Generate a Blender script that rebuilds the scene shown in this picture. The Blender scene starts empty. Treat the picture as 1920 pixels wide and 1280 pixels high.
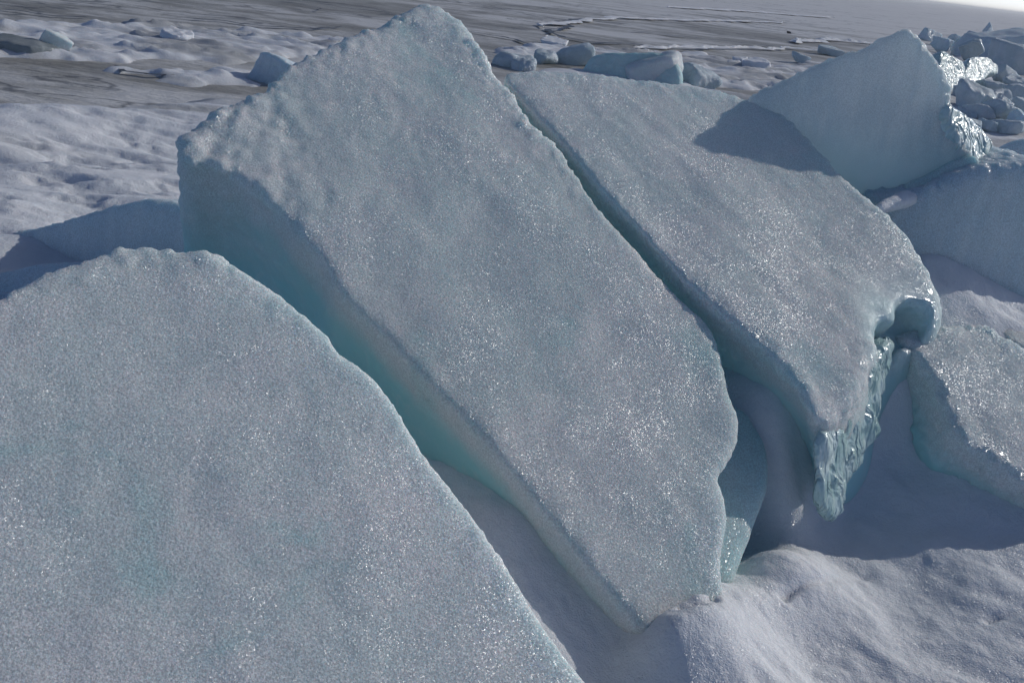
import bpy, math, random
import numpy as np

scene = bpy.context.scene
COL = scene.collection
rng = np.random.default_rng(7)

# ------------------------------------------------------------------ camera model
F, H = 1600.0, 1.7                      # focal length in photo pixels (1920 wide), eye height in metres
RHO = math.atan(.123)
PITCH = math.atan(733 * math.cos(RHO) / F)
FW = np.array([0, math.cos(PITCH), -math.sin(PITCH)])
R0 = np.array([1., 0, 0]); U0 = np.cross(R0, FW)
RI = math.cos(RHO) * R0 + math.sin(RHO) * U0
UP = np.cross(RI, FW)
CAM = np.array([0, 0, H])

def ray(x, y): return FW + (x - 960) / F * RI - (y - 640) / F * UP
def at(x, y, Y):                        # the point seen at a photo pixel, Y metres ahead
    d = ray(x, y); return CAM + d * Y / d[1]
def gz(x, y, z=0.):                     # the point seen at a photo pixel, at height z
    d = ray(x, y); return CAM + d * (z - H) / d[2]
def hit(x, y, p, n):
    d = ray(x, y); return CAM + d * (np.dot(np.asarray(p) - CAM, n) / np.dot(d, n))
def N(v): v = np.array(v, float); return v / np.linalg.norm(v)

SUN_AZ, SUN_EL = 64.0, 26.8
SUN = np.array([math.sin(math.radians(SUN_AZ)) * math.cos(math.radians(SUN_EL)),
                math.cos(math.radians(SUN_AZ)) * math.cos(math.radians(SUN_EL)), math.sin(math.radians(SUN_EL))])

# ------------------------------------------------------------------ noise
def _hash(ix, iy, iz, seed):
    h = (ix.astype(np.int64) * 374761393 + iy.astype(np.int64) * 668265263 + iz.astype(np.int64) * 2147483647 + seed * 1274126177) & 0xffffffff
    h = ((h ^ (h >> 13)) * 1274126177) & 0xffffffff
    h = ((h ^ (h >> 15)) * 2246822519) & 0xffffffff
    return ((h ^ (h >> 16)) & 0xffff) / 32767.5 - 1.0

def noise(P, seed=0):
    I = np.floor(P); f = P - I
    I = I.astype(np.int64)
    w = f * f * f * (f * (f * 6 - 15) + 10)
    out = 0
    for dx in (0, 1):
        wx = w[:, 0] if dx else 1 - w[:, 0]
        for dy in (0, 1):
            wy = w[:, 1] if dy else 1 - w[:, 1]
            for dz in (0, 1):
                wz = w[:, 2] if dz else 1 - w[:, 2]
                out = out + wx * wy * wz * _hash(I[:, 0] + dx, I[:, 1] + dy, I[:, 2] + dz, seed)
    return out

def fbm(P, scale, octaves=4, seed=0, gain=.5):
    P = np.asarray(P, float) * scale + seed * 17.31
    a, t, s = 1., 0., 0.
    for k in range(octaves):
        s = s + a * noise(P * 2.03 ** k, seed + k * 13); t += a; a *= gain
    return s / t

def smooth(a, b, x):
    t = np.clip((x - a) / (b - a), 0, 1); return t * t * (3 - 2 * t)
def smax(a, b, k):
    h = np.clip(.5 + .5 * (a - b) / k, 0, 1); return b * (1 - h) + a * h + k * h * (1 - h)
def smin(a, b, k): return -smax(-a, -b, k)

# ------------------------------------------------------------------ meshes
def link_mesh(name, V, faces, mat, parent=None, attrs=None, origin=None):
    V = np.asarray(V, np.float32)
    if origin is None: origin = V.mean(0) * [1, 1, 0] + [0, 0, V[:, 2].min()]
    V = V - np.asarray(origin, np.float32)
    me = bpy.data.meshes.new(name)
    faces = np.asarray(faces, np.int32); nf, k = faces.shape
    me.vertices.add(len(V)); me.vertices.foreach_set('co', V.ravel().astype(np.float32))
    me.loops.add(nf * k); me.loops.foreach_set('vertex_index', faces.ravel())
    me.polygons.add(nf); me.polygons.foreach_set('loop_start', np.arange(0, nf * k, k, dtype=np.int32))
    me.update(calc_edges=True); me.validate()
    me.shade_smooth()
    for an, av in (attrs or {}).items():
        a = me.attributes.new(an, 'FLOAT', 'POINT'); a.data.foreach_set('value', np.asarray(av, np.float32))
    me.materials.append(mat)
    o = bpy.data.objects.new(name, me); COL.objects.link(o)
    o.location = [float(c) for c in origin]
    if parent is not None:
        o.parent = parent; o.location = [float(a - b) for a, b in zip(origin, parent.location)]
    return o

def tag(o, label, cat, group=None, kind=None):
    o['label'] = label; o['category'] = cat
    if group: o['group'] = group
    if kind: o['kind'] = kind
    return o

def surface_nets(S):
    """Vertices (in grid units) and quads of the zero level of a sampled field S (negative inside)."""
    ins = S < 0
    c = [ins[i:ins.shape[0] - 1 + i, j:ins.shape[1] - 1 + j, k:ins.shape[2] - 1 + k] for i in (0, 1) for j in (0, 1) for k in (0, 1)]
    tot = sum(x.astype(np.int8) for x in c)
    act = (tot > 0) & (tot < 8)
    idx = np.argwhere(act)
    vid = -np.ones(act.shape, np.int32); vid[tuple(idx.T)] = np.arange(len(idx))
    acc = np.zeros((len(idx), 3)); cnt = np.zeros(len(idx))
    for ax in range(3):
        o1, o2 = [a for a in range(3) if a != ax]
        for p in (0, 1):
            for q in (0, 1):
                off = np.zeros(3, int); off[o1] = p; off[o2] = q
                a = idx + off; b = a.copy(); b[:, ax] += 1
                sa = S[tuple(a.T)]; sb = S[tuple(b.T)]
                m = (sa < 0) != (sb < 0)
                t = np.where(m, sa / np.where(m, sa - sb, 1), 0)
                pt = off + np.zeros((len(idx), 3)); pt[:, ax] = t
                acc[m] += pt[m]; cnt[m] += 1
    V = idx + acc / cnt[:, None]
    quads = []
    for ax in range(3):
        o1, o2 = [(1, 2), (2, 0), (0, 1)][ax]
        sl0 = [slice(1, -1)] * 3; sl1 = [slice(1, -1)] * 3
        sl0[ax] = slice(0, -1); sl1[ax] = slice(1, None)
        A, B = ins[tuple(sl0)], ins[tuple(sl1)]
        e = np.argwhere(A != B)
        if not len(e): continue
        flip = A[tuple(e.T)]
        base = e.copy(); base[:, o1] += 1; base[:, o2] += 1     # grid point index of the edge start
        def cell(d1, d2):
            q = base.copy(); q[:, o1] += d1; q[:, o2] += d2
            return vid[tuple(q.T)]
        Q = np.stack([cell(-1, -1), cell(0, -1), cell(0, 0), cell(-1, 0)], 1)
        Q[~flip] = Q[~flip][:, ::-1]
        quads.append(Q)
    return V, np.concatenate(quads)

def vnormals(V, Q):
    n = np.cross(V[Q[:, 2]] - V[Q[:, 0]], V[Q[:, 3]] - V[Q[:, 1]])
    out = np.zeros_like(V)
    for k in range(4):
        for a in range(3): out[:, a] += np.bincount(Q[:, k], n[:, a], len(V))
    return out / (np.linalg.norm(out, axis=1)[:, None] + 1e-12)

def round_poly(P, it=2):
    P = np.asarray(P, float)
    for _ in range(it):
        Nx = np.roll(P, -1, 0); P = np.stack([.75 * P + .25 * Nx, .25 * P + .75 * Nx], 1).reshape(-1, P.shape[1])
    return P

def poly_sdf(P, X, Y):
    d = np.full(X.shape, 1e9); s = np.zeros(X.shape, bool)
    for a, b in zip(P, np.roll(P, -1, 0)):
        e = b - a; wx, wy = X - a[0], Y - a[1]
        t = np.clip((wx * e[0] + wy * e[1]) / (e @ e + 1e-12), 0, 1)
        d = np.minimum(d, (wx - e[0] * t) ** 2 + (wy - e[1] * t) ** 2)
        c = ((a[1] > Y) != (b[1] > Y)) & (X < (b[0] - a[0]) * (Y - a[1]) / (b[1] - a[1] + 1e-12) + a[0])
        s ^= c
    d = np.sqrt(d); return np.where(s, -d, d)

def prism(name, mat, px, p, n, T, res=.014, k=.06, taper=0., noise_amp=(.012, .004), edge_lump=.0, seed=1, lump_z=-9.,
          extra=None, parent=None, glass=None, relief=None, it=2, slant=(0, 0), rime=None):
    """A block of ice: a face outlined on the plane (p, n), T metres thick behind it."""
    n = N(n); p = np.asarray(p, float)
    e1 = N(np.cross([0, 0, 1], n)); e2 = np.cross(n, e1)
    P3 = np.array([hit(x, y, p, n) for x, y in px])
    uv = np.stack([(P3 - p) @ e1, (P3 - p) @ e2], 1)
    uv = round_poly(uv, it)
    lo, hi = uv.min(0) - .1, uv.max(0) + .1
    lo = np.minimum(lo, lo + np.array(slant) * T); hi = np.maximum(hi, hi + np.array(slant) * T)
    u = np.arange(lo[0], hi[0], res); v = np.arange(lo[1], hi[1], res); w = np.arange(-T - .08, .1, res)
    S = np.empty((len(u), len(v), len(w)), np.float32)
    U, Vv = np.meshgrid(u, v, indexing='ij')
    d2_0 = poly_sdf(uv, U, Vv) if slant == (0, 0) else None
    for i, ww in enumerate(w):
        dep = max(0., -ww)
        d2 = d2_0 if d2_0 is not None else poly_sdf(uv, U - slant[0] * dep, Vv - slant[1] * dep)
        S[:, :, i] = smax(d2 + taper * dep, abs(ww + T / 2) - T / 2, k)
    if extra is not None:
        W3 = (p + U[..., None, None] * e1 + Vv[..., None, None] * e2 + w[None, None, :, None] * n)
        S = extra(S, W3)
    G, Q = surface_nets(S)
    L = G * res + [u[0], v[0], w[0]]
    V = p + L[:, :1] * e1 + L[:, 1:2] * e2 + L[:, 2:] * n
    nn = vnormals(V, Q)
    if ((V[Q[:, 0]] - V.mean(0)) * nn[Q[:, 0]]).sum() < 0: Q = Q[:, ::-1]; nn = -nn
    dep = np.maximum(0, -L[:, 2])
    d2v = poly_sdf(uv, L[:, 0], L[:, 1])
    topness = smooth(.2, .8, nn @ n)
    a, b = noise_amp
    disp = a * fbm(V, 3.2, 3, seed) + b * fbm(V, 22, 3, seed + 5) * (.35 + .65 * topness)
    if edge_lump:
        near = np.exp(-(d2v / .07) ** 2)
        disp = disp + edge_lump * near * smooth(lump_z - .25, lump_z + .1, V[:, 2]) * (np.abs(fbm(V, 24, 3, seed + 9)) * 1.8 - .25) + (.0035 * near * (np.abs(fbm(V, 34, 2, seed + 11)) * 2 - .4))
    if relief is not None: disp = disp + relief(V, L, nn, topness)
    V = V + nn * disp[:, None]
    g = glass(V, nn, dep) if glass is not None else np.zeros(len(V))
    return link_mesh(name, V, Q, mat, parent, {'depth': dep, 'glass': g, 'rim': np.exp(-(d2v / .09) ** 2), 'rime': rime(V) if rime is not None else np.zeros(len(V))})

def rot(ax, ay, az):
    ca, sa, cb, sb, cc, sc = math.cos(ax), math.sin(ax), math.cos(ay), math.sin(ay), math.cos(az), math.sin(az)
    X = np.array([[1, 0, 0], [0, ca, -sa], [0, sa, ca]]); Y = np.array([[cb, 0, sb], [0, 1, 0], [-sb, 0, cb]]); Z = np.array([[cc, -sc, 0], [sc, cc, 0], [0, 0, 1]])
    return Z @ Y @ X

def chunk(name, mat, base, half, ang, seed, k=.05, cuts=5, n=34, amp=.04, glass=0., parent=None, depth=.0):
    """A broken lump: a box cut by a few random planes, its edges melted round."""
    r = np.random.default_rng(seed); half = np.asarray(half, float)
    res = 2 * half.max() * 1.25 / n
    ax = [np.arange(-h * 1.25 - 2 * res, h * 1.25 + 2 * res, res) for h in half]
    X, Y, Z = np.meshgrid(*ax, indexing='ij')
    m = half.min()
    S = smax(smax(np.abs(X) - half[0], np.abs(Y) - half[1], k * m * 4), np.abs(Z) - half[2], k * m * 4)
    for _ in range(cuts):
        d = N(r.normal(size=3) * [1, 1, .8]); off = np.abs(d) @ half * r.uniform(.5, .78)
        S = smax(S, X * d[0] + Y * d[1] + Z * d[2] - off, k * m * 3)
    G, Q = surface_nets(S)
    L = G * res + [a[0] for a in ax]
    R = rot(*ang)
    V = L @ R.T
    nn = vnormals(V, Q)
    if (V * nn).sum() < 0: Q = Q[:, ::-1]; nn = -nn
    V = V + nn * (amp * half.mean() * 2.5 * fbm(V / half.mean(), 1.5, 4, seed))[:, None]
    zmin = V[:, 2].min()
    V = V + np.asarray(base, float) - [0, 0, zmin + half.min() * .5]
    return link_mesh(name, V, Q, mat, parent, {'depth': np.full(len(V), depth), 'glass': np.full(len(V), glass), 'rim': np.zeros(len(V))})

# ------------------------------------------------------------------ materials
class Nodes:
    def __init__(s, name):
        s.m = bpy.data.materials.new(name); s.m.use_nodes = True
        s.t = s.m.node_tree; s.t.nodes.clear()
        s.out = s('ShaderNodeOutputMaterial')
    def __call__(s, typ, **kw):
        nd = s.t.nodes.new(typ)
        for k_, v_ in kw.items():
            setattr(nd, k_, v_)
        return nd
    def l(s, a, b): s.t.links.new(a, b)
    def val(s, x, sock):
        if isinstance(x, (int, float)): sock.default_value = x
        elif isinstance(x, tuple): sock.default_value = x
        else: s.l(x, sock)
    def math(s, op, a, b=None, c=None, clamp=False):
        nd = s('ShaderNodeMath', operation=op, use_clamp=clamp)
        for i, x in enumerate((a, b, c)):
            if x is not None: s.val(x, nd.inputs[i])
        return nd.outputs[0]
    def mapr(s, x, a, b, c=0., d=1.):
        nd = s('ShaderNodeMapRange', interpolation_type='SMOOTHSTEP')
        s.val(x, nd.inputs[0])
        for i, q in enumerate((a, b, c, d)): nd.inputs[i + 1].default_value = q
        return nd.outputs[0]
    def mix(s, f, a, b):
        nd = s('ShaderNodeMix', data_type='RGBA')
        s.val(f, nd.inputs[0]); s.val(a, nd.inputs[6]); s.val(b, nd.inputs[7])
        return nd.outputs[2]
    def attr(s, n): return s('ShaderNodeAttribute', attribute_name=n).outputs['Fac']
    def noise(s, vec, scale, detail=3., rough=.55, dist=0.):
        nd = s('ShaderNodeTexNoise'); s.l(vec, nd.inputs['Vector'])
        nd.inputs['Scale'].default_value = scale; nd.inputs['Detail'].default_value = detail
        nd.inputs['Roughness'].default_value = rough; nd.inputs['Distortion'].default_value = dist
        return nd.outputs[0]
    def pos(s): return s('ShaderNodeNewGeometry').outputs['Position']
    def scaled(s, vec, sc, rz=0.):
        nd = s('ShaderNodeMapping'); s.l(vec, nd.inputs[0]); nd.inputs['Scale'].default_value = sc; nd.inputs['Rotation'].default_value = (0, 0, rz)
        return nd.outputs[0]
    def facets(s, vec, scale, amount, nrm=None):
        """Normals of small crystals: one random tilt per cell."""
        v = s('ShaderNodeTexVoronoi', feature='F1'); s.l(vec, v.inputs['Vector']); v.inputs['Scale'].default_value = scale
        sub = s('ShaderNodeVectorMath', operation='SUBTRACT'); s.l(v.outputs['Color'], sub.inputs[0]); sub.inputs[1].default_value = (.5, .5, .5)
        sc = s('ShaderNodeVectorMath', operation='SCALE'); s.l(sub.outputs[0], sc.inputs[0]); sc.inputs['Scale'].default_value = amount
        ad = s('ShaderNodeVectorMath', operation='ADD'); s.l(sc.outputs[0], ad.inputs[0])
        s.l(nrm if nrm is not None else s('ShaderNodeNewGeometry').outputs['Normal'], ad.inputs[1])
        no = s('ShaderNodeVectorMath', operation='NORMALIZE'); s.l(ad.outputs[0], no.inputs[0])
        return no.outputs[0], v.outputs['Color']
    def bump(s, h, strength, dist, nrm=None):
        b = s('ShaderNodeBump'); s.l(h, b.inputs['Height']); b.inputs['Strength'].default_value = strength; b.inputs['Distance'].default_value = dist
        if nrm is not None: s.l(nrm, b.inputs['Normal'])
        return b.outputs[0]

def glints(t, pos, base_shader, mask, scale, amount, rough, strength, nrm=None):
    fn, cc = t.facets(pos, scale, amount, nrm)
    g = t('ShaderNodeBsdfGlossy', distribution='GGX'); g.inputs['Roughness'].default_value = rough
    g.inputs['Color'].default_value = (1, 1, 1, 1); t.l(fn, g.inputs['Normal'])
    mx = t('ShaderNodeMixShader'); t.val(t.math('MULTIPLY', mask, strength), mx.inputs[0])
    t.l(base_shader, mx.inputs[1]); t.l(g.outputs[0], mx.inputs[2])
    return mx.outputs[0]

def ice_material(name, frost=(.785, .80, .805), pale=(.68, .75, .755), clear=(.34, .68, .69), d0=.06, d1=.19, grain=1., glint=.055, sss=.5, wall_frost=.0, scale=.08, streak=0., transl=.2, tcol=(.82, .96, .97)):
    t = Nodes(name); pos = t.pos()
    dep, gl = t.attr('depth'), t.attr('glass')
    big = t.noise(pos, 2.3, 4, .6, .4)
    med = t.noise(pos, 11, 4, .65)
    crust = t.mapr(t.math('ADD', t.math('MULTIPLY', big, .75), t.math('MULTIPLY', med, .25)), .40, .60)
    top = t.mix(crust, (*pale, 1), (*frost, 1))
    patch = t.mapr(t.math('ADD', t.math('MULTIPLY', t.noise(pos, 1.7, 5, .62, .7), .8), t.math('MULTIPLY', med, .2)), .54, .66)
    top = t.mix(t.math('MULTIPLY', patch, .7), top, tuple(.45 * a_ + .55 * b_ for a_, b_ in zip(pale, clear)) + (1,))
    dn = t.math('ADD', dep, t.math('MULTIPLY', t.math('SUBTRACT', big, .5), .22))
    clearness = t.math('MAXIMUM', t.math('MULTIPLY', t.mapr(dn, d0, d1), 1. - wall_frost), t.math('MULTIPLY', gl, .75))
    # pale veils and trapped bubbles inside the clear ice
    vw = t('ShaderNodeVectorMath', operation='MULTIPLY_ADD'); vn = t('ShaderNodeTexNoise'); t.l(pos, vn.inputs['Vector']); vn.inputs['Scale'].default_value = 5.; vn.inputs['Detail'].default_value = 4
    t.l(vn.outputs['Color'], vw.inputs[0]); vw.inputs[1].default_value = (.22, .22, .22); t.l(pos, vw.inputs[2])
    vv = t('ShaderNodeTexVoronoi', feature='DISTANCE_TO_EDGE'); t.l(t.scaled(vw.outputs[0], (1, 1, .6)), vv.inputs['Vector']); vv.inputs['Scale'].default_value = 4.2
    veil = t.math('MULTIPLY', t.mapr(vv.outputs['Distance'], 0., .05, 1., 0.), t.mapr(med, .45, .65))
    veil = t.math('ADD', t.math('MULTIPLY', veil, .45), t.mapr(t.noise(t.scaled(pos, (5, 5, 2)), 1., 5, .7, .8), .5, .75, 0., .5), clamp=True)
    clearness = t.math('MULTIPLY', clearness, t.math('SUBTRACT', 1., t.attr('rime'), clamp=True))
    grainy = t.math('SUBTRACT', 1., clearness, clamp=True)
    fine = t.noise(pos, 210, 3, .7)
    fleck = t.mapr(fine, .36, .66, .70, 1.16)
    if streak:
        sv = t.mapr(t.noise(t.scaled(pos, (13, 13, .9)), 1., 4, .6, .3), .35, .65)
        top = t.mix(t.math('MULTIPLY', sv, streak), top, (pale[0] * .72, pale[1] * .80, pale[2] * .86, 1))
    colm = t('ShaderNodeVectorMath', operation='SCALE')
    t.l(t.mix(clearness, top, t.mix(veil, (*clear, 1), tuple(min(.9, x * .55 + .38) for x in clear) + (1,))), colm.inputs[0])
    t.l(t.math('MULTIPLY_ADD', t.math('SUBTRACT', fleck, 1.), grainy, 1.), colm.inputs['Scale'])
    # granular crust: coarse crystals over fine ones, fading where the ice is clear
    h1 = t.noise(pos, 150, 3, .7); h2 = t.noise(pos, 45, 3, .6)
    hs = t.math('MULTIPLY', t.math('ADD', t.math('MULTIPLY', h1, .6), t.math('MULTIPLY', h2, .35)), t.math('MULTIPLY_ADD', grainy, .9, .1))
    bn = t.bump(hs, .5 * grain, .009)
    b = t('ShaderNodeBsdfPrincipled')
    t.l(colm.outputs[0], b.inputs['Base Color']); t.l(bn, b.inputs['Normal'])
    t.l(t.mapr(clearness, 0, 1, .75, .38), b.inputs['Roughness'])
    b.inputs['IOR'].default_value = 1.31
    b.inputs['Subsurface Weight'].default_value = sss
    b.inputs['Subsurface Radius'].default_value = (.4, .85, 1.0)
    b.inputs['Subsurface Scale'].default_value = scale
    tl = t('ShaderNodeBsdfTranslucent'); tl.inputs['Color'].default_value = (*tcol, 1); t.l(bn, tl.inputs['Normal'])
    tm = t('ShaderNodeMixShader'); tm.inputs[0].default_value = transl; t.l(b.outputs[0], tm.inputs[1]); t.l(tl.outputs[0], tm.inputs[2])
    gm = t.math('MULTIPLY', grainy, t.mapr(t.math('ADD', t.math('MULTIPLY', t.noise(pos, 3.1, 4, .65, .5), .7), t.math('MULTIPLY', t.noise(pos, 16, 3, .6), .3)), .44, .62, .40, 1.7))
    sh = glints(t, pos, tm.outputs[0], gm, 340, 1.5, .20, glint * 1.0, bn)
    sh = glints(t, pos, sh, gm, 200, 1.3, .16, glint * .3, bn)
    # wet melted ice: glossy ripples
    wr = t.noise(t.scaled(pos, (34, 34, 12)), 1., 5, .68, .5)
    wn = t.bump(wr, 1., .03)
    g = t('ShaderNodeBsdfGlossy'); g.inputs['Roughness'].default_value = .15; t.l(wn, g.inputs['Normal'])
    mx = t('ShaderNodeMixShader'); t.l(t.math('MULTIPLY', gl, .34), mx.inputs[0]); t.l(sh, mx.inputs[1]); t.l(g.outputs[0], mx.inputs[2])
    t.l(mx.outputs[0], t.out.inputs[0])
    return t.m

def snow_material():
    t = Nodes('granular_snow'); pos = t.pos()
    big = t.noise(pos, 1.6, 4, .6); fine = t.noise(pos, 220, 2, .6); med = t.noise(pos, 40, 4, .65)
    c = t.mix(t.mapr(big, .35, .65), (.66, .69, .73, 1), (.74, .755, .78, 1))
    c = t.mix(t.math('MULTIPLY', t.mapr(fine, .4, .7), .35), c, (.58, .60, .66, 1))
    c = t.mix(t.attr('thin'), c, (.36, .37, .38, 1))
    hs = t.math('ADD', t.math('MULTIPLY', med, 1.), t.math('MULTIPLY', fine, .35))
    bn = t.bump(hs, .6, .012)
    b = t('ShaderNodeBsdfPrincipled'); t.l(c, b.inputs['Base Color']); t.l(bn, b.inputs['Normal'])
    b.inputs['Roughness'].default_value = .8; b.inputs['Specular IOR Level'].default_value = .25
    b.inputs['Subsurface Weight'].default_value = .25; b.inputs['Subsurface Radius'].default_value = (.5, .8, 1.); b.inputs['Subsurface Scale'].default_value = .03
    sh = glints(t, pos, b.outputs[0], t.mapr(t.noise(pos, 4., 4, .7, .5), .42, .66, .2, 1.5), 320, 1.5, .20, .035, bn)
    t.l(sh, t.out.inputs[0]); return t.m

def lake_material():
    t = Nodes('lake_ice_surface'); pos = t.pos()
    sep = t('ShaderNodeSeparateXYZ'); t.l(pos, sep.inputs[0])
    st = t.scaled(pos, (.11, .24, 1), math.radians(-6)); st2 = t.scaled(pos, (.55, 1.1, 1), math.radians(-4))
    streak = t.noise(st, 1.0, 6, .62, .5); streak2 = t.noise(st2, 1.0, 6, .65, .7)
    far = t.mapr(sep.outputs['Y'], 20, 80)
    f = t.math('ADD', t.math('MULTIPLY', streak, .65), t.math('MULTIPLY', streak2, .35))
    f = t.math('ADD', f, t.math('MULTIPLY', far, .30))  # horizon haze painted into the colour: the lake whitens with distance
    snowy = t.mapr(f, .45, .60)  # mask for the snow streaks and the painted distance haze together
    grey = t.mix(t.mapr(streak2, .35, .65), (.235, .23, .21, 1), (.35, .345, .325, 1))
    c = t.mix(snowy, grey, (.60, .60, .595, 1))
    v = t('ShaderNodeTexVoronoi', feature='DISTANCE_TO_EDGE')
    wob = t('ShaderNodeVectorMath', operation='MULTIPLY_ADD')
    nz = t('ShaderNodeTexNoise'); t.l(st2, nz.inputs['Vector']); nz.inputs['Scale'].default_value = 1.2; nz.inputs['Detail'].default_value = 5
    t.l(nz.outputs['Color'], wob.inputs[0]); wob.inputs[1].default_value = (.9, .9, 0); t.l(t.scaled(pos, (.11, .19, 1), math.radians(-8)), wob.inputs[2])
    t.l(wob.outputs[0], v.inputs['Vector']); v.inputs['Scale'].default_value = .8
    crack = t.mapr(v.outputs['Distance'], .0, .022, 1., 0.)
    c = t.mix(t.math('MULTIPLY', crack, .7), c, (.08, .085, .09, 1))
    bn = t.bump(t.noise(t.scaled(pos, (1, 2.5, 1)), 3., 5, .65), .5, .10)
    b = t('ShaderNodeBsdfPrincipled'); t.l(c, b.inputs['Base Color']); t.l(bn, b.inputs['Normal'])
    b.inputs['Roughness'].default_value = .55; b.inputs['Specular IOR Level'].default_value = .35
    t.l(b.outputs[0], t.out.inputs[0]); return t.m

def simple(name, c, rough=.8):
    t = Nodes(name); pos = t.pos()
    cc = t.mix(t.noise(pos, 18, 4, .6), (*[x * .7 for x in c], 1), (*[x * 1.3 for x in c], 1))
    b = t('ShaderNodeBsdfPrincipled'); t.l(cc, b.inputs['Base Color']); b.inputs['Roughness'].default_value = rough
    t.l(t.bump(t.noise(pos, 30, 4), .5, .01), b.inputs['Normal'])
    t.l(b.outputs[0], t.out.inputs[0]); return t.m

ICE = ice_material('frosted_ice')
ICE_A = ice_material('thick_frosted_ice', d0=.25, d1=.6, transl=.08)
ICE_STEEP = ice_material('steep_face_ice', frost=(.94, .94, .93), pale=(.90, .91, .90), clear=(.60, .82, .80), d0=.35, d1=1.3, glint=.03, grain=.3, sss=.35, scale=.10, streak=1., transl=.38, tcol=(.92, .96, .97))
ICE_CLEAR = ice_material('clear_ice', frost=(.62, .77, .78), pale=(.52, .70, .71), clear=(.44, .66, .67), d0=.0, d1=.1, glint=.04, grain=.35, sss=.6, scale=.12)
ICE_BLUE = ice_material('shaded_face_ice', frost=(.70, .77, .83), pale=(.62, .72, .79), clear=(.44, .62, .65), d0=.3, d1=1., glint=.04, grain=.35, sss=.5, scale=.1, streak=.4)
RUBBLE = ice_material('rubble_ice', frost=(.60, .66, .72), pale=(.48, .58, .64), clear=(.25, .40, .45), d0=.2, d1=.5, glint=.05, grain=.6, sss=.2)
DARK = ice_material('dirty_ice', frost=(.30, .33, .35), pale=(.20, .23, .25), clear=(.15, .2, .22), d0=.2, d1=.5, glint=.03, grain=.6, sss=0)
ICE_C = ice_material('banked_ice', d0=.04, d1=.2, clear=(.45, .76, .78))
def melt_material():
    t = Nodes('wet_melted_ice'); pos = t.pos()
    fl = t.noise(t.scaled(pos, (15, 15, 8)), 1., 2.5, .55, .9); fi = t.noise(t.scaled(pos, (60, 60, 34)), 1., 3, .6)
    bn = t.bump(t.math('ADD', fl, t.math('MULTIPLY', fi, .08)), 1., .05)
    b = t('ShaderNodeBsdfPrincipled'); b.inputs['Base Color'].default_value = (.46, .68, .68, 1)
    b.inputs['Transmission Weight'].default_value = .25; b.inputs['Roughness'].default_value = .2; b.inputs['Coat Weight'].default_value = .8; b.inputs['Coat Roughness'].default_value = .1; t.l(bn, b.inputs['Coat Normal']); b.inputs['IOR'].default_value = 1.31
    t.l(bn, b.inputs['Normal'])
    d = t('ShaderNodeBsdfPrincipled'); d.inputs['Base Color'].default_value = (.68, .79, .80, 1); d.inputs['Roughness'].default_value = .2; t.l(bn, d.inputs['Normal'])
    mx = t('ShaderNodeMixShader'); t.l(t.mapr(t.noise(t.scaled(pos, (9, 9, 5)), 1., 5, .7, .8), .38, .72, .05, .75), mx.inputs[0]); t.l(b.outputs[0], mx.inputs[1]); t.l(d.outputs[0], mx.inputs[2])
    t.l(mx.outputs[0], t.out.inputs[0]); return t.m
MELT = melt_material()
SNOW = snow_material()
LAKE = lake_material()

# ------------------------------------------------------------------ the big blocks
nB = N((.2, -.5, .83)); pB = gz(1220, 1190, .12)
P1 = hit(950, 150, pB - nB * .03, nB); P2 = at(1520, 780, 2.40)
tt = N(P2 - P1); nC = N(nB - tt * (nB @ tt))
nA = N((.22, -.46, .86)); pA = gz(1120, 1280, .22)

def radial(c, r):                              # soft blob weight around a 3D point
    c = np.asarray(c)
    return lambda V: np.exp(-(((V - c) / r) ** 2).sum(1))

# A: broad low block in front
A_px = [(-420, 1000), (-300, 760), (-120, 620), (0, 556), (60, 516), (110, 490), (140, 488), (165, 474), (213, 460), (235, 454), (300, 455), (338, 470), (350, 464), (392, 463), (432, 486),
        (520, 540), (590, 597), (624, 628), (634, 655), (700, 700), (738, 738), (800, 845), (850, 905), (900, 970), (960, 1062), (1010, 1140), (1060, 1212), (1112, 1275), (1170, 1350), (1100, 1480), (700, 1560), (0, 1560), (-420, 1400)]
def relA(V, L, nn, top):
    step = smooth(-.05, .06, (V - hit(560, 1040, pA, nA)) @ N((.55, -.8, 0)) + .07 * fbm(V, 5, 3, 3))
    return .003 * top * fbm(V, 9, 3, 8)
A = prism('ice_block', ICE_A, A_px, pA, nA, .62, taper=.45, res=.012, k=.03, noise_amp=(.008, .0012), edge_lump=.016, seed=11, lump_z=.85, relief=relA)
tag(A, 'broad low frosted ice block filling the lower left corner, its top tilted up', 'ice block')

# B: tall peaked block in the middle
B_px = [(335, 300), (333, 255), (350, 236), (430, 190), (505, 165), (524, 126), (600, 92), (655, 66), (712, 46), (752, 24), (790, 6), (812, 6), (850, 30), (893, 72), (915, 110), (937, 150), (968, 170), (984, 205), (1005, 235), (1052, 275),
        (1100, 350), (1145, 410), (1192, 466), (1240, 520), (1292, 572), (1340, 615), (1358, 680), (1372, 745), (1390, 785), (1384, 838), (1362, 872), (1348, 892), (1356, 914), (1365, 945), (1368, 985), (1352, 1060), (1366, 1130), (1300, 1165), (1225, 1200), (1175, 1150), (1105, 1070),
        (1030, 975), (960, 885), (870, 785), (780, 695), (700, 612), (628, 546), (606, 486), (560, 440), (515, 388), (470, 345), (400, 310)]
def extraB(S, W):
    return S
rB = hit(375, 300, pB, nB)
def rimeB(V): return np.clip(1.5 * np.exp(-(((V - rB) / np.array([.34, .40, .30])) ** 2).sum(1)) + .35 * fbm(V, 9, 3, 29), 0, .92) * np.exp(-(((V - rB) / .8) ** 2).sum(1))
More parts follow.
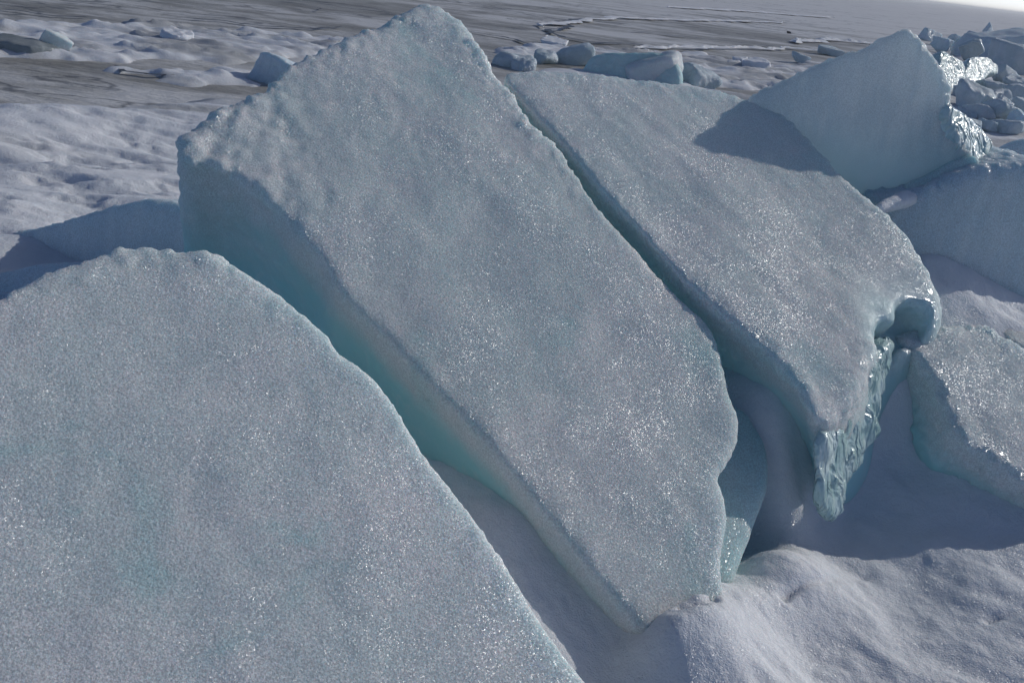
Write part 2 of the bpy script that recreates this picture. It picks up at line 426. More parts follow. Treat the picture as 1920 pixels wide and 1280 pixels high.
def relB(V, L, nn, top):
    up = smooth(.7, 1.2, V[:, 2])
    return rimeB(V) * .016 * (np.abs(fbm(V, 8, 4, 28)) * 2 - .5) + top * (.003 * up * (np.abs(fbm(V, 20, 3, 4)) * 2 - .3) + .0025 * fbm(V, 5, 3, 6))
B = prism('ice_block', ICE, B_px, pB, nB, .60, res=.012, k=.035, noise_amp=(.014, .0012), edge_lump=.015, seed=21, lump_z=1.0, rime=rimeB, relief=relB)
tag(B, 'tall peaked frosted ice block in the middle, rising highest of all above the snow', 'ice block')
stepB = prism('broken_step', ICE_CLEAR, [(1270, 860), (1330, 770), (1392, 752), (1440, 825), (1447, 900), (1425, 975), (1395, 1060), (1362, 1135), (1300, 1060)], pB - nB * .13, nB, .3, res=.012, k=.05, noise_amp=(.02, .005), seed=23, parent=B)

# C: third block with the melted glassy end
C_px = [(934, 138), (960, 128), (1005, 128), (1100, 131), (1200, 144), (1300, 156), (1385, 178), (1480, 214), (1542, 292), (1602, 352), (1645, 388), (1686, 428), (1730, 490), (1752, 540), (1767, 575), (1750, 606),
        (1690, 620), (1655, 645), (1625, 680), (1612, 730), (1585, 765), (1540, 792), (1512, 768), (1492, 715), (1440, 660), (1370, 600), (1290, 532), (1200, 432), (1120, 350), (1060, 272), (1005, 218), (965, 172)]
cEnd = hit(1640, 600, P2, nC)
gC = radial(hit(1650, 640, P2, nC), .22)
hol = hit(1722, 590, P2, nC) - nC * .03; hol2 = hit(1668, 640, P2, nC) - nC * .03
def extraC(S, W):
    q = W - hol; ax = q @ nC
    L_ = hol2 - hol; tq = np.clip((q @ L_) / (L_ @ L_), 0, 1)
    q = q - tq[..., None] * L_; q = q - (q @ nC)[..., None] * nC
    rad = np.linalg.norm(q, axis=-1)
    d = np.maximum(rad - .050 - .014 * np.sin(tq * 9 + 1), np.abs(ax) - .10)
    return smax(S, -d, .06)
def relC(V, L, nn, top):
    flow = np.stack([(V - P2) @ N((.7, -.55, -.4)) * 1.6, (V - P2) @ N((.55, .8, 0)) * 9, V[:, 2] * 0], 1)
    wet = np.clip(gC(V) * 1.5, 0, 1)
    return .007 * top * fbm(flow, 1., 3, 31) + wet * .004 * fbm(V, 20, 3, 33)
def glassC(V, nn, dep):
    g = gC(V) * 1.3 * smooth(-.25, .35, fbm(V, 9, 3, 35) + .15) + 1. * radial(hol, .15)(V)
    return np.clip(g, 0, 1) * smooth(1.15, 1.3, V[:, 0])
dC = gz(1552, 972, .0) - P2; e1C = N(np.cross([0, 0, 1], nC)); e2C = np.cross(nC, e1C)
slC = (float(dC @ e1C / -(dC @ nC)), float(dC @ e2C / -(dC @ nC)))
Cb = prism('ice_block', ICE_C, C_px, P2, nC, .42, slant=slC, res=.013, k=.03, noise_amp=(.014, .0012), edge_lump=.008, seed=31, relief=relC, extra=extraC, glass=glassC)
tag(Cb, 'long frosted ice block with a glassy melted lower end, crossed by a neighbour\'s shadow', 'ice block')
# its dripping glassy tail
rim = hit(1640, 655, P2, nC) - hit(1540, 792, P2, nC)
nT = N(np.cross(rim, dC)); nT = nT if nT[1] < 0 else -nT
pT = hit(1590, 724, P2, nC) + nT * .012 - nC * .01
nT = N(nT * .75 + .25 * N(SUN + N(CAM - pT)))
def relT(V, L, nn, top):
    q = V * np.array([12, 12, 6])
    r_ = np.abs(fbm(q, 1., 3, 37))
    return .020 * (r_ * 2 - .5) 
tail = prism('melted_end', MELT, [(1540, 815), (1578, 774), (1606, 735), (1622, 690), (1645, 650), (1685, 622), (1688, 655), (1668, 720), (1655, 800), (1635, 850), (1605, 910), (1590, 960), (1566, 985), (1548, 960), (1542, 880)],
             pT, nT, .06, res=.010, k=.05, noise_amp=(.012, .004), seed=36, relief=relT, parent=Cb, glass=lambda V, nn, d: np.clip(.55 + fbm(V, 12, 3, 39), 0, 1))
tail['label'] = 'wet glassy melted end hanging down to the snow'

# D: steep block throwing the shadow
yC = hit(1400, 185, P2, nC)[1]; yE = hit(1645, 382, P2, nC)[1]
nD = N((-.12, -.95, .26)); pD = at(1560, 105, yC + .05)
D_px = [(1402, 190), (1440, 166), (1500, 138), (1560, 107), (1600, 97), (1640, 80), (1672, 60), (1700, 50), (1718, 56), (1738, 88), (1760, 112), (1780, 148), (1788, 176), (1783, 202), (1790, 228), (1812, 264), (1836, 302), (1830, 345), (1790, 420), (1500, 450), (1440, 330), (1400, 240)]
def relD(V, L, nn, top):
    q = V * np.array([11, 11, .9])
    return .008 * fbm(q, 1., 3, 41)
D = prism('ice_block', ICE_STEEP, D_px, pD, nD, .42, res=.014, k=.045, noise_amp=(.018, .002), edge_lump=.012, seed=41, relief=relD)
D.data.attributes['depth'].data.foreach_set('value', np.array([max(0., (1.38 - (v.co.z + D.location.z)) * 3.2) for v in D.data.vertices], np.float32))
tag(D, 'steep upright ice slab on the right, frosty above and teal below', 'ice block')
fl = prism('glassy_flank', MELT, [(1770, 192), (1788, 190), (1814, 211), (1850, 243), (1868, 268), (1862, 310), (1840, 350), (1812, 330), (1790, 260)], hit(1806, 268, pD, nD) + np.array([0, .012, 0]), N((.50, -.72, .48)), .35, res=.014, k=.05,
           noise_amp=(.03, .01), seed=43, parent=D, glass=lambda V, nn, d: np.clip(.6 + fbm(V, 8, 3, 44), 0, 1) * smooth(1.8, 2.0, V[:, 0]))
fl['label'] = 'sun-glazed wet flank of the slab'

# small rounded chunk at the slab's foot
Dk = prism('ice_chunk', ICE_CLEAR, [(1690, 360), (1705, 340), (1745, 322), (1785, 292), (1815, 278), (1840, 284), (1852, 302), (1848, 330), (1790, 380), (1700, 400)], at(1780, 330, hit(1780, 330, pD, nD)[1] - .05), N((-.1, -.85, .5)), .2, res=.012, k=.05, noise_amp=(.02, .005), seed=46)
tag(Dk, 'small rounded teal ice chunk lying at the foot of the upright slab', 'ice chunk')

# E: block with a snowy top at the right edge
nE = N((.12, -.97, .04)); pE = at(1650, 380, yE + .1)
E_px = [(1642, 392), (1650, 374), (1720, 364), (1760, 346), (1800, 326), (1860, 312), (2000, 300), (2050, 420), (2050, 640), (1900, 620), (1740, 560), (1650, 460)]
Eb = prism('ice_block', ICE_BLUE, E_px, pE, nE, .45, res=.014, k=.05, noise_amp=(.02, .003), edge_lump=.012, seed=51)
Eb.data.attributes['depth'].data.foreach_set('value', np.array([max(0., (.85 - (v.co.z + Eb.location.z)) * 1.6) for v in Eb.data.vertices], np.float32))
cap = prism('snow_cap', SNOW, [(1640, 392), (1720, 374), (1760, 358), (1800, 338), (1870, 326), (2010, 318), (2020, 285), (1900, 296), (1850, 298), (1800, 312), (1740, 338), (1690, 352), (1648, 368)], at(1720, 368, yE + .11), N((.05, -.40, .92)), .07,
            res=.012, k=.04, noise_amp=(.025, .006), seed=52, parent=Eb)
tag(Eb, 'blue shaded ice block with a sunlit snowy top, cut by the right edge', 'ice block')

# F: low block at the right edge
nF = N((.10, -.50, .86)); pF = at(1690, 625, 2.95)
F_px = [(1684, 628), (1700, 614), (1745, 607), (1790, 604), (1842, 598), (1856, 604), (1880, 622), (1930, 650), (2040, 720), (2060, 980), (1920, 908), (1860, 862), (1795, 822), (1775, 780), (1762, 735), (1735, 690)]
Fb = prism('ice_block', ICE, F_px, pF, nF, .40, res=.012, k=.05, noise_amp=(.016, .004), edge_lump=.014, seed=61)
tag(Fb, 'low tilted frosted ice block in the snow at the right edge', 'ice block')
Fs = prism('ice_slab', ICE, [(1850, 604), (1880, 596), (1960, 606), (2050, 640), (2050, 700), (1920, 660)], at(1900, 610, 3.3), N((.1, -.35, .9)), .25, res=.014, k=.05, noise_amp=(.014, .004), seed=63)
tag(Fs, 'thin ice slab showing just behind the low block at the right edge', 'ice slab')

# G: shaded blocks behind, at the left edge
nG = N((-.30, -.90, .30)); pG = at(270, 372, 3.55)
G_px = [(-260, 500), (-120, 470), (0, 440), (60, 424), (130, 408), (200, 386), (240, 374), (272, 368), (305, 374), (345, 384), (420, 430), (430, 640), (0, 760), (-260, 760)]
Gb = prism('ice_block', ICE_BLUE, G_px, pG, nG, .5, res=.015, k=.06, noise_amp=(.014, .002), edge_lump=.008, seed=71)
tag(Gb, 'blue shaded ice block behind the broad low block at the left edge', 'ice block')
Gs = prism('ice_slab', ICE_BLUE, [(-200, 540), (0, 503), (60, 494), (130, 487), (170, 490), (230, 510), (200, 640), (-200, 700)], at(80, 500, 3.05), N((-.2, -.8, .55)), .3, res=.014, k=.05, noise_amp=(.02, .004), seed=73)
tag(Gs, 'low blue ice slab wedged below the shaded block at the left edge', 'ice slab')

# ------------------------------------------------------------------ snow and lake
CTRL = [  # photo pixel, height of the snow there
    (1740, 487, .71), (1830, 520, .65), (1920, 560, .57), (1990, 585, .52), (1690, 625, .52), (1698, 690, .46), (1740, 760, .30), (1760, 870, .19), (1830, 910, .17), (1920, 955, .14),
    (1672, 750, .36), (1664, 810, .25), (1640, 870, .16), (1612, 910, .10), (1560, 985, .02), (1400, 690, .45), (1450, 790, .36), (1480, 850, .27), (1455, 920, .16), (1525, 960, .07), (1405, 1000, .0), (1385, 1075, .02),
    (1300, 1190, .13), (1240, 1215, .11), (1372, 1140, .10), (1440, 1050, .08), (880, 905, .24), (985, 960, .22), (1010, 1080, .14), (1090, 1090, .12), (1190, 1190, .06), (1090, 1200, .05), (1150, 1280, .0), (1250, 1290, .05),
    (1600, 1100, .0), (1800, 1100, .03), (1920, 1110, .05), (1500, 1250, -.03), (1800, 1260, .0), (1650, 1000, .03), (1800, 1010, .07), (1920, 1040, .08),
    (100, 430, .22), (0, 360, .16), (330, 300, .12), (100, 260, .08), (300, 240, .08), (420, 215, .04), (-250, 430, .2), (-300, 300, .1)]
CP = [tuple(gz(x, y, z)[:2]) + (z,) for x, y, z in CTRL]
CP += [(0, 3.2, .1), (-.8, 3.2, .15), (.8, 4.4, .15), (0, 5, .1), (1.6, 4.6, .35), (2.4, 4.6, .35), (3.2, 4.2, .3), (3., 6., .12), (2., 7., .05), (0, 7, .03), (-2.5, 6, .05), (-4, 7, .05), (-.5, .6, .0), (.5, .6, 0), (1.5, .8, 0), (2.6, 1.8, .05), (3.2, 2.6, .2), (-1.5, 1, .1), (-2.4, 2, .15), (4.5, 3, .2), (-5, 3, .1)]
CP = np.array(CP)
def _phi(d2): return np.sqrt(d2 + .10 ** 2)
_K = _phi(((CP[:, None, :2] - CP[None, :, :2]) ** 2).sum(-1))
_K = np.block([[_K - 0.0015 * np.eye(len(CP)), np.ones((len(CP), 1))], [np.ones((1, len(CP))), np.zeros((1, 1))]])
CW = np.linalg.solve(_K, np.append(CP[:, 2], 0.))

def px_poly(pts, z=0.): return np.array([gz(x, y, z)[:2] for x, y in pts])
SHORE = px_poly([(-900, 330), (-300, 210), (-60, 196), (0, 192), (40, 194), (60, 204), (170, 205), (260, 196), (330, 178), (420, 176), (500, 166), (620, 170), (900, 178), (930, 132), (1050, 128), (1280, 152), (1360, 172), (1420, 182), (1600, 170), (1760, 110), (1860, 75), (1990, 85), (2300, 140), (3200, 900), (3000, 3000), (-1500, 3000)])
STRIP = px_poly([(-700, 130), (-120, 62), (0, 40), (80, 36), (170, 40), (230, 33), (290, 40), (380, 52), (480, 58), (600, 66), (760, 72), (760, 96), (640, 104), (520, 118), (470, 122), (330, 118), (240, 124), (160, 116), (90, 112), (0, 108), (-200, 150)])
STRIP2 = px_poly([(120, 128), (200, 120), (300, 122), (420, 124), (500, 132), (520, 160), (440, 168), (330, 166), (260, 150), (200, 140)])
STRIP3 = px_poly([(880, 92), (960, 78), (1060, 84), (1160, 88), (1280, 98), (1400, 120), (1500, 118), (1600, 112), (1640, 104), (1700, 110), (1500, 175), (1300, 160), (1240, 130), (1100, 110), (960, 112)])

GROOVES = [px_poly(q_) for q_ in ([(1455, 1162), (1490, 1142), (1530, 1130), (1575, 1110), (1615, 1094)], [(1840, 1198), (1880, 1190), (1930, 1182)], [(1262, 1226), (1290, 1218), (1315, 1206)])]
def snow_height(X, Y, want_thin=False):
    sh = X.shape; x, y = X.ravel(), Y.ravel()
    P = np.stack([x, y, 0 * x], 1)
    z = np.full(x.shape, CW[-1])
    for (cx, cy, cz), w_ in zip(CP, CW): z += w_ * _phi((x - cx) ** 2 + (y - cy) ** 2)
    z = np.clip(z, -.2, .8) * (1 - smooth(7., 10., np.hypot(x, y)))
    r = np.hypot(x, y)
    edge = fbm(P, .9, 4, 81) * .45
    sd = poly_sdf(SHORE, x, y) + edge
    land = smooth(.25, -.75, sd)
    bank = .10 * np.exp(-((sd + .9) / .6) ** 2)
    for poly, hgt in ((STRIP, .07), (STRIP2, .05), (STRIP3, .07)):
        s2 = poly_sdf(poly, x, y) + edge * 1.1 + .25 * fbm(P, 3, 2, 84)
        l2 = smooth(.2, -.6, s2); land = np.maximum(land, l2)
        ridged = np.maximum(0, 1 - np.abs(fbm(P * [.7, 1.5, 1], .9, 4, 86, .55)) * 5) ** 2
        bank = np.maximum(bank, l2 * (hgt * .9 * ridged + .02 * fbm(P, 4, 3, 88)) + hgt * l2 * (.4 + np.abs(fbm(P * [1, 1.6, 1], 1.3, 3, 85)) * 1.2))
    for line in GROOVES:
        g = np.full(x.shape, 9.)
        for a_, b_ in zip(line[:-1], line[1:]):
            e_ = b_ - a_; t_ = np.clip(((x - a_[0]) * e_[0] + (y - a_[1]) * e_[1]) / (e_ @ e_), 0, 1)
            g = np.minimum(g, np.hypot(x - a_[0] - e_[0] * t_, y - a_[1] - e_[1] * t_))
        z = z - .022 * np.exp(-((g + .012 * fbm(P, 14, 2, 99)) / .013) ** 2) * np.clip(.6 + fbm(P, 6, 2, 98) * 1.5, 0, 1)
    far = smooth(2.6, 4.5, r)
    calm = 1 - .6 * smooth(6.5, 9, r)
    wind = (fbm(P * [1.0, 2.1, 1], 1.1, 3, 91) * .09 + np.minimum(.05, fbm(P * [1., 2.2, 1], 3.0, 4, 92, .55)) * .075) * far * calm
    dx, dy = N((.75, -.65, 0))[:2]
    near = (1 - far) * (.024 * fbm(P, 4.0, 3, 93) + .012 * fbm(np.stack([x * dy - y * dx, .35 * (x * dx + y * dy), 0 * x], 1), 9, 3, 94))
    micro = .006 * fbm(P, 16, 3, 95) * (1 - smooth(6, 20, r))
    z = z + bank + wind + near + micro
    if want_thin:
        P2_ = P * [.55, 1.3, 1]
        t_ = smooth(-.12, .35, fbm(P2_, 1.1, 5, 87, .6) - .5 * bank / .1 * .3 + .25 * smooth(7.5, 9.5, r)) * smooth(5.6, 7.6, r)
        return np.clip(np.maximum(t_ * .85, (1 - land) * .8), 0, 1)
    return (z * land - .12 * (1 - land)).reshape(sh)

def polar_sheet(name, mat, r0, r1, ratio, a0, a1, na, zf, scale_fix=None):
    nr = int(math.log(r1 / r0) / math.log(ratio)) + 1
    r = r0 * ratio ** np.arange(nr); a = np.radians(np.linspace(a0, a1, na))
    Rr, Aa = np.meshgrid(r, a, indexing='ij')
    X, Y = Rr * np.sin(Aa), Rr * np.cos(Aa)
    Z = zf(X, Y)
    V = np.stack([X, Y, Z], -1).reshape(-1, 3)
    i = np.arange(nr * na).reshape(nr, na)
    Q = np.stack([i[:-1, :-1], i[:-1, 1:], i[1:, 1:], i[1:, :-1]], -1).reshape(-1, 4)[:, ::-1]
    return link_mesh(name, V, Q, mat, origin=(0, 0, 0))

sn = polar_sheet('snow_ground', SNOW, .7, 40, 1.0042, -52, 52, 520, snow_height); sn['kind'] = 'structure'
co_ = np.empty(len(sn.data.vertices) * 3, np.float32); sn.data.vertices.foreach_get('co', co_); co_ = co_.reshape(-1, 3).astype(float)
at_ = sn.data.attributes.new('thin', 'FLOAT', 'POINT'); at_.data.foreach_set('value', snow_height(co_[:, 0], co_[:, 1], True).astype(np.float32))
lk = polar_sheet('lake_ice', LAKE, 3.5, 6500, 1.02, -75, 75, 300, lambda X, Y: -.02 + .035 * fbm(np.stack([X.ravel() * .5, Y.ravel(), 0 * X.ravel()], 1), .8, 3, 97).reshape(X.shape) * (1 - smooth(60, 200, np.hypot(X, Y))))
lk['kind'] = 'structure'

# ------------------------------------------------------------------ smaller ice further off
def ground_at(x, y):
    p = gz(x, y, 0.)
    for _ in range(4):
        z = max(-.02, float(snow_height(np.array([[p[0]]]), np.array([[p[1]]]))[0, 0])); p = gz(x, y, z)
    return p

def put(px, half_px, asp, mat, ang, seed, label, name='ice_chunk', cat='ice chunk', glass=0., **kw):
    """A chunk whose foot is seen at px; half_px is its half width and half height in photo pixels, asp its depth over width."""
    b = ground_at(*px); s = np.linalg.norm(b - CAM) / F
    hx, hz = half_px[0] * s, half_px[1] * s
    o = chunk(name, mat, b + np.array([0, hx * asp * .6, 0]), (hx, hx * asp, hz), ang, seed, glass=glass, **kw)
    return tag(o, label, cat)

put((1076, 122), (34, 18), .8, RUBBLE, (0, -.25, .2), 101, 'rounded bullet-shaped ice lump behind the long block\'s top edge', cuts=2, k=.2)
put((1225, 160), (54, 24), .4, ICE, (.1, -.34, .2), 103, 'pale smooth ice lump leaning against the long teal block', cuts=2, k=.2)
put((1315, 168), (38, 22), .8, RUBBLE, (.1, .3, .5), 104, 'dark jagged snowy ice lump alone on the flat', cuts=9, k=.1, amp=.09)
put((965, 128), (44, 14), .8, RUBBLE, (.1, .1, .3), 105, 'low bumpy ice lump beside the tall peak\'s right slope', cuts=9, k=.14, amp=.08)
put((1022, 120), (30, 12), .8, RUBBLE, (.1, -.1, .9), 106, 'low grey ice lump left of the bullet-shaped lump', cuts=9, k=.14, amp=.08)
put((985, 136), (26, 11), .8, RUBBLE, (.0, -.1, .4), 107, 'small snowy ice lump in front of the low bumpy one', cuts=9, k=.14, amp=.08)
put((104, 104), (22, 15), .4, ICE, (.2, .5, .5), 109, 'small pale tilted ice plate at the end of the dark ridge', 'ice_slab', 'ice slab', cuts=3)
put((30, 104), (62, 13), .4, DARK, (.1, .03, -.05), 110, 'dark dirty ice ridge on the snow at the far left', 'ice_ridge', 'ice ridge', cuts=4)
put((1500, 118), (14, 7), .8, RUBBLE, (.1, .2, .5), 111, 'small ice lump on the flat, left of the upright slab', cuts=6)
put((1555, 104), (22, 6), .8, RUBBLE, (.1, .1, .1), 112, 'flat dark ice piece touching the upright slab\'s top slope', cuts=6)
def px_slab(px, foot, n, T, mat, seed, label, name='ice_slab', cat='ice slab', res=.02, amp=(.04, .015), k=.05, **kw):
    b = ground_at(*foot); p = at(*foot, b[1])
    return tag(prism(name, mat, px, p, N(n), T, res=res, k=k, noise_amp=amp, seed=seed, **kw), label, cat)
px_slab([(455, 152), (470, 132), (482, 100), (492, 94), (505, 97), (530, 112), (548, 124), (545, 140), (520, 156), (505, 166), (480, 166)], (505, 156), (-.45, -.85, .28), .7, ICE_BLUE, 108, 'tilted blue ice slab poking from the snow left of the tall peak')
px_slab([(1085, 150), (1098, 118), (1112, 98), (1150, 95), (1200, 94), (1248, 96), (1264, 104), (1277, 120), (1281, 150), (1270, 175), (1090, 175)], (1180, 152), (-.15, -.93, .35), .5, ICE_CLEAR, 102, 'long teal ice block standing beyond the long block\'s top edge', k=.14)
px_slab([(1755, 150), (1762, 112), (1765, 90), (1780, 100), (1812, 121), (1806, 150), (1795, 178), (1765, 178)], (1780, 172), (.50, -.66, .55), .3, MELT, 120, 'sun-glazed ice plate just right of the upright slab\'s peak', 'ice_plate', 'ice plate')
px_slab([(1790, 182), (1800, 150), (1812, 128), (1818, 106), (1846, 104), (1862, 112), (1873, 128), (1872, 140), (1858, 138), (1845, 150), (1835, 182)], (1820, 172), (.50, -.62, .60), .3, MELT, 121, 'brightest glittering ice plate in the rubble at the right', 'ice_plate', 'ice plate')
px_slab([(1884, 56), (1893, 61), (1906, 70), (1920, 84), (1920, 100), (1890, 100), (1890, 74)], (1895, 98), (-.3, -.9, .2), .15, ICE_BLUE, 124, 'thin pointed ice spike standing up from the far rubble', 'ice_spike', 'ice spike', res=.018, amp=(.02, .01), k=.03)
# the rubble on the right
put((1797, 98), (12, 11), .6, ICE_CLEAR, (.3, .2, .3), 122, 'tiny glazed ice chip above the two glittering plates', glass=.8, cuts=4)
put((1872, 112), (60, 18), .5, ICE_BLUE, (.1, -.22, .1), 123, 'dark blue ice block under the thin spike in the far rubble', 'ice_block', 'ice block', cuts=4)
put((1893, 138), (48, 24), .6, RUBBLE, (.1, .15, .3), 125, 'tent-shaped pale ice block right of the glittering plates', 'ice_block', 'ice block', cuts=6)
put((1793, 80), (10, 9), .8, ICE_BLUE, (.1, .2, .3), 126, 'small dark ice lump on the far edge of the rubble', cuts=6)
put((1742, 78), (16, 9), .8, ICE_BLUE, (.1, .2, .6), 127, 'dark ice lump touching the upright slab\'s peak', cuts=6)
put((1768, 88), (18, 7), .8, ICE_BLUE, (.1, .1, .2), 128, 'low dark ice lump right beside the upright slab\'s peak', cuts=6)
put((1846, 82), (24, 7), .8, ICE_BLUE, (.1, .1, .2), 129, 'low dark ice lump on the horizon side of the rubble', cuts=6)
lumps = [(1830, 205, 36, 22), (1808, 182, 22, 11), (1868, 202, 22, 16), (1900, 190, 26, 15), (1838, 225, 24, 12), (1880, 228, 30, 13), (1915, 215, 20, 12), (1815, 222, 18, 8), (1862, 178, 22, 10), (1905, 170, 24, 9), (1890, 250, 26, 10), (1850, 246, 20, 8)]
lab = ['largest rounded ice lump in the snowy rubble at the right edge', 'flat snowy ice lump just right of the upright slab\'s right edge', 'rounded ice lump right of the largest rubble lump', 'smooth ice lump at the right edge below the tent-shaped block',
       'small ice lump in front of the largest rubble lump', 'low wide ice lump in front of the rubble at the right edge', 'rounded ice lump cut by the right edge in the middle of the rubble', 'little ice lump closest to the upright slab\'s glazed flank',
       'snowy ice lump under the brightest glittering plate', 'flat ice lump under the tent-shaped block at the right edge', 'low snow-covered ice lump near the front of the rubble', 'small flat ice lump in front of the rubble beside the glazed flank']
for i, ((x, y, a, b), L) in enumerate(zip(lumps, lab)):
    o = put((x, y), (a, b), .75, RUBBLE, (rng.uniform(-.3, .3), rng.uniform(-.3, .3), rng.uniform(-.7, .7)), 140 + i, L, cuts=8, k=.09, amp=.07)
    o['group'] = 'ice lumps in the rubble at the right'
more = [(1762, 100, 14, 12, .3, .6, 'sharp little ice plate between the peak of the slab and the glittering plates'), (1818, 116, 16, 16, .3, -.6, 'thin upright ice plate just behind the two glittering plates'), (1880, 160, 26, 9, .5, .3, 'flat ice plate lying in front of the tent-shaped block'),
        (1910, 118, 22, 15, .4, .7, 'steep ice plate cut by the right edge beside the tent-shaped block'), (1825, 150, 16, 12, .4, .8, 'small ice plate tucked under the brightest glittering plate'), (1782, 165, 12, 9, .5, .4, 'little ice chip against the upright slab\'s right edge'),
        (1850, 70, 12, 9, .3, -.8, 'tiny dark ice plate left of the thin spike'), (1918, 78, 12, 11, .4, .5, 'dark ice plate right of the thin spike'), (1876, 222, 16, 15, .3, .6, 'upright ice plate among the rounded rubble lumps'), (1904, 236, 14, 13, .3, -.5, 'leaning ice plate near the right edge among rounded lumps'),
        (1846, 214, 10, 14, .3, .3, 'small standing ice plate right beside the largest rubble lump'), (1822, 245, 18, 8, .5, .2, 'low flat ice plate nearest the glazed flank')]
for i, (x, y, a, b, asp, tilt, L) in enumerate(more):
    o = put((x, y), (a, b), asp, RUBBLE if i % 3 else ICE_BLUE, (rng.uniform(-.5, .5), tilt, rng.uniform(-.8, .8)), 180 + i, L, 'ice_plate', 'ice plate', cuts=5, k=.03, glass=.5 if i % 3 == 1 else 0.)
    o['group'] = 'ice plates in the rubble at the right'
flat = [(330, 74, 30, 5, 'thin tilted ice plate in the middle of the crusty strip'), (1040, 86, 30, 4, 'flat ice plate beyond the bullet-shaped lump'), (1420, 128, 24, 7, 'low dark ice plate on the flat left of the upright slab'), (1385, 118, 14, 5, 'small ice piece on the flat beyond the jagged snowy lump')]
for i, (x, y, a, b, L) in enumerate(flat):
    o = put((x, y), (a, b), .8, SNOW, (.12, rng.uniform(-.2, .2), rng.uniform(-.5, .5)), 200 + i, L, 'ice_plate', 'ice plate', cuts=6, k=.06, amp=.05)
    o['group'] = 'low ice plates on the flat ice'
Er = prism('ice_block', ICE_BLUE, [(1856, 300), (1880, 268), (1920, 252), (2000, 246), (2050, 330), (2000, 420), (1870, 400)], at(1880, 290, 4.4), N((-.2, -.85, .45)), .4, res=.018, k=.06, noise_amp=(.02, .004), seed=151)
tag(Er, 'blue ice block at the right edge behind the snowy-topped block', 'ice block')
st = chunk('stone', simple('dark_stone', (.03, .03, .03)), ground_at(1479, 63), (.07, .07, .05), (0, 0, .3), 160, n=16)
tag(st, 'tiny dark stone lying alone on the grey lake ice', 'stone')

def lake_line(name, mat, pts, width, height, seed, n=160):
    P = np.array([gz(x, y, 0)[:2] for x, y in pts]); seg = np.concatenate([[0], np.cumsum(np.linalg.norm(np.diff(P, axis=0), axis=1))])
    s_ = np.linspace(0, seg[-1], n); C_ = np.stack([np.interp(s_, seg, P[:, 0]), np.interp(s_, seg, P[:, 1])], 1)
    q = np.stack([s_ * .8, 0 * s_ + seed, 0 * s_], 1)
    T_ = np.gradient(C_, axis=0); T_ /= np.linalg.norm(T_, axis=1)[:, None]; Nn = np.stack([-T_[:, 1], T_[:, 0]], 1)
    C_ = C_ + Nn * (fbm(q, 1., 4, seed) * .5)[:, None]
    rows = []
    for j, v in enumerate(np.linspace(-1, 1, 7)):
        w_ = width * (.35 + 1.1 * np.abs(fbm(q * 1.7, 1., 3, seed + 3))) * np.minimum(1, np.minimum(np.arange(n), n - 1 - np.arange(n)) / 12)
        xy = C_ + Nn * (w_ * v)[:, None]
        hh = height * (1 - v * v) * np.maximum(.0, .5 + 1.4 * fbm(np.stack([xy[:, 0] * 3, xy[:, 1] * 3, 0 * s_ + j], 1), 1., 3, seed + 5))
        rows.append(np.column_stack([xy, .022 + hh]))
    V = np.stack(rows, 1).reshape(-1, 3); i = np.arange(n * 7).reshape(n, 7)
    Q = np.stack([i[:-1, :-1], i[:-1, 1:], i[1:, 1:], i[1:, :-1]], -1).reshape(-1, 4)
    o = link_mesh(name, V, Q[:, ::-1] if height >= 0 else Q, mat); o['kind'] = 'structure'
    return o
WATER = simple('open_crack', (.045, .05, .055), .5)
for k_, (pts, wd) in enumerate([([(1120, 36), (1070, 42), (1042, 50), (1038, 58), (1060, 72), (1110, 80), (1180, 84), (1260, 92)], .14), ([(1180, 60), (1300, 72), (1420, 86), (1500, 92)], .10), ([(340, 35), (420, 40), (500, 50), (560, 54), (640, 52)], .10), ([(520, 4), (600, 22), (650, 30)], .03), ([(880, 60), (960, 76), (1040, 92)], .10),
        ([(200, 126), (230, 138), (270, 144), (330, 147)], .05), ([(1270, 104), (1350, 118), (1440, 124)], .10), ([(0, 24), (90, 30), (170, 34)], .06)]):
    lake_line('lake_ice_crack', WATER, pts, wd, 0., 300 + k_)
for k_, (pts, wd, hg) in enumerate([([(1010, 52), (1080, 40), (1160, 35), (1260, 38), (1370, 40), (1480, 44)], .3, .03), ([(1180, 90), (1300, 92), (1420, 92), (1560, 96)], .16, .05), ([(1480, 80), (1560, 76), (1640, 82)], .3, .09), ([(1250, 14), (1400, 22), (1560, 34)], .6, .05)]):
    lake_line('pressure_ridge', SNOW, pts, wd, hg, 330 + k_)
hz_m = bpy.data.materials.new('thin_haze'); hz_m.use_nodes = True; hn = hz_m.node_tree; hn.nodes.clear()
ho = hn.nodes.new('ShaderNodeOutputMaterial'); hv = hn.nodes.new('ShaderNodeVolumePrincipled'); hv.inputs['Density'].default_value = .0012; hv.inputs['Color'].default_value = (.95, .97, 1, 1); hv.inputs['Anisotropy'].default_value = .35
hn.links.new(hv.outputs[0], ho.inputs['Volume'])
L_ = 7000.
HV = np.array([(x, y, z) for x in (-L_, L_) for y in (-300, L_) for z in (-1.2, 3.0)])
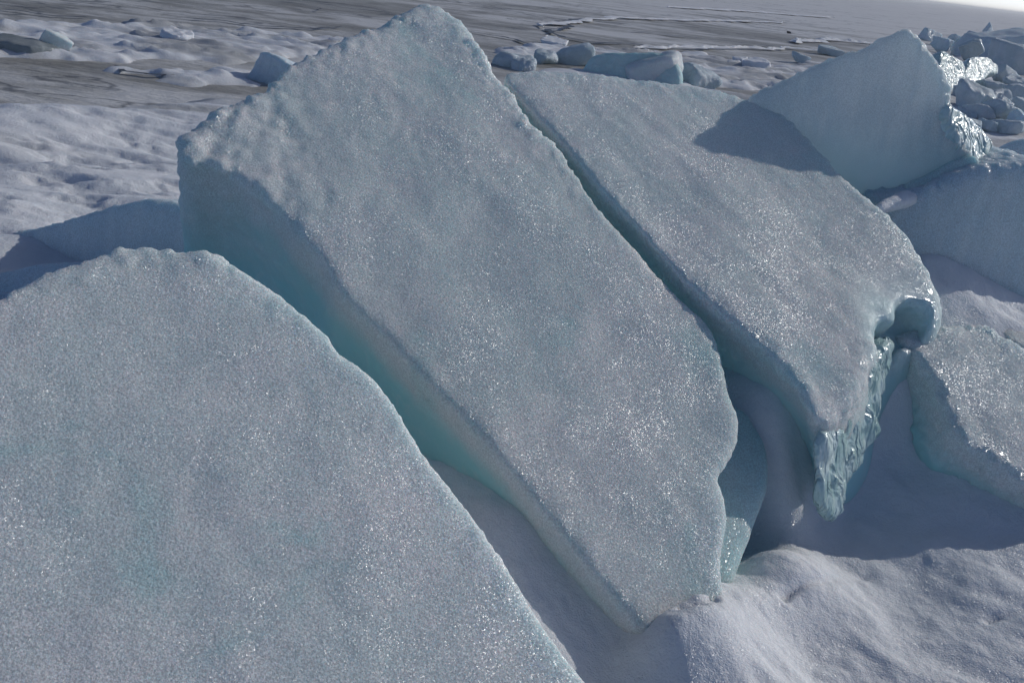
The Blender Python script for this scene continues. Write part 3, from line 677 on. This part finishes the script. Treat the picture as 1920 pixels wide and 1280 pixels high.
hz = link_mesh('haze', HV, [(0, 1, 3, 2), (4, 6, 7, 5), (0, 4, 5, 1), (2, 3, 7, 6), (0, 2, 6, 4), (1, 5, 7, 3)], hz_m, origin=(0, 0, 0)); hz['kind'] = 'stuff'

# ------------------------------------------------------------------ light, camera
w = bpy.data.worlds.new('World'); scene.world = w; w.use_nodes = True
nt = w.node_tree; nt.nodes.clear()
sky = nt.nodes.new('ShaderNodeTexSky'); sky.sky_type = 'NISHITA'; sky.sun_disc = False
sky.sun_elevation = math.radians(SUN_EL); sky.sun_rotation = math.radians(SUN_AZ)
sky.air_density = .33; sky.dust_density = .5; sky.ozone_density = 1.6
bg = nt.nodes.new('ShaderNodeBackground'); bg.inputs[1].default_value = .15
wo = nt.nodes.new('ShaderNodeOutputWorld')
nt.links.new(sky.outputs[0], bg.inputs[0]); nt.links.new(bg.outputs[0], wo.inputs[0])
sl = bpy.data.lights.new('sun', 'SUN'); sl.energy = 2.5; sl.angle = math.radians(.53); sl.color = (1, .97, .90)
so = bpy.data.objects.new('sun', sl); COL.objects.link(so)
from mathutils import Matrix, Vector
so.rotation_euler = Vector(SUN).to_track_quat('Z', 'Y').to_euler()

cd = bpy.data.cameras.new('camera'); co = bpy.data.objects.new('camera', cd); COL.objects.link(co)
cd.sensor_width = 36; cd.lens = F / 1920 * 36; cd.clip_start = .05; cd.clip_end = 60000
M = Matrix.Identity(4)
for i in range(3): M[i][0] = RI[i]; M[i][1] = UP[i]; M[i][2] = -FW[i]; M[i][3] = CAM[i]
co.matrix_world = M
scene.camera = co
vs = scene.view_settings
vs.view_transform = 'Standard'; vs.look = 'None'; vs.exposure = -.29; vs.gamma = 1
scene.cycles.use_denoising = True; scene.cycles.denoiser = 'OPENIMAGEDENOISE'; scene.cycles.denoising_prefilter = 'ACCURATE'; scene.cycles.denoising_input_passes = 'RGB_ALBEDO_NORMAL'
scene.cycles.max_bounces = 14; scene.cycles.diffuse_bounces = 12; scene.cycles.glossy_bounces = 4; scene.cycles.transmission_bounces = 6
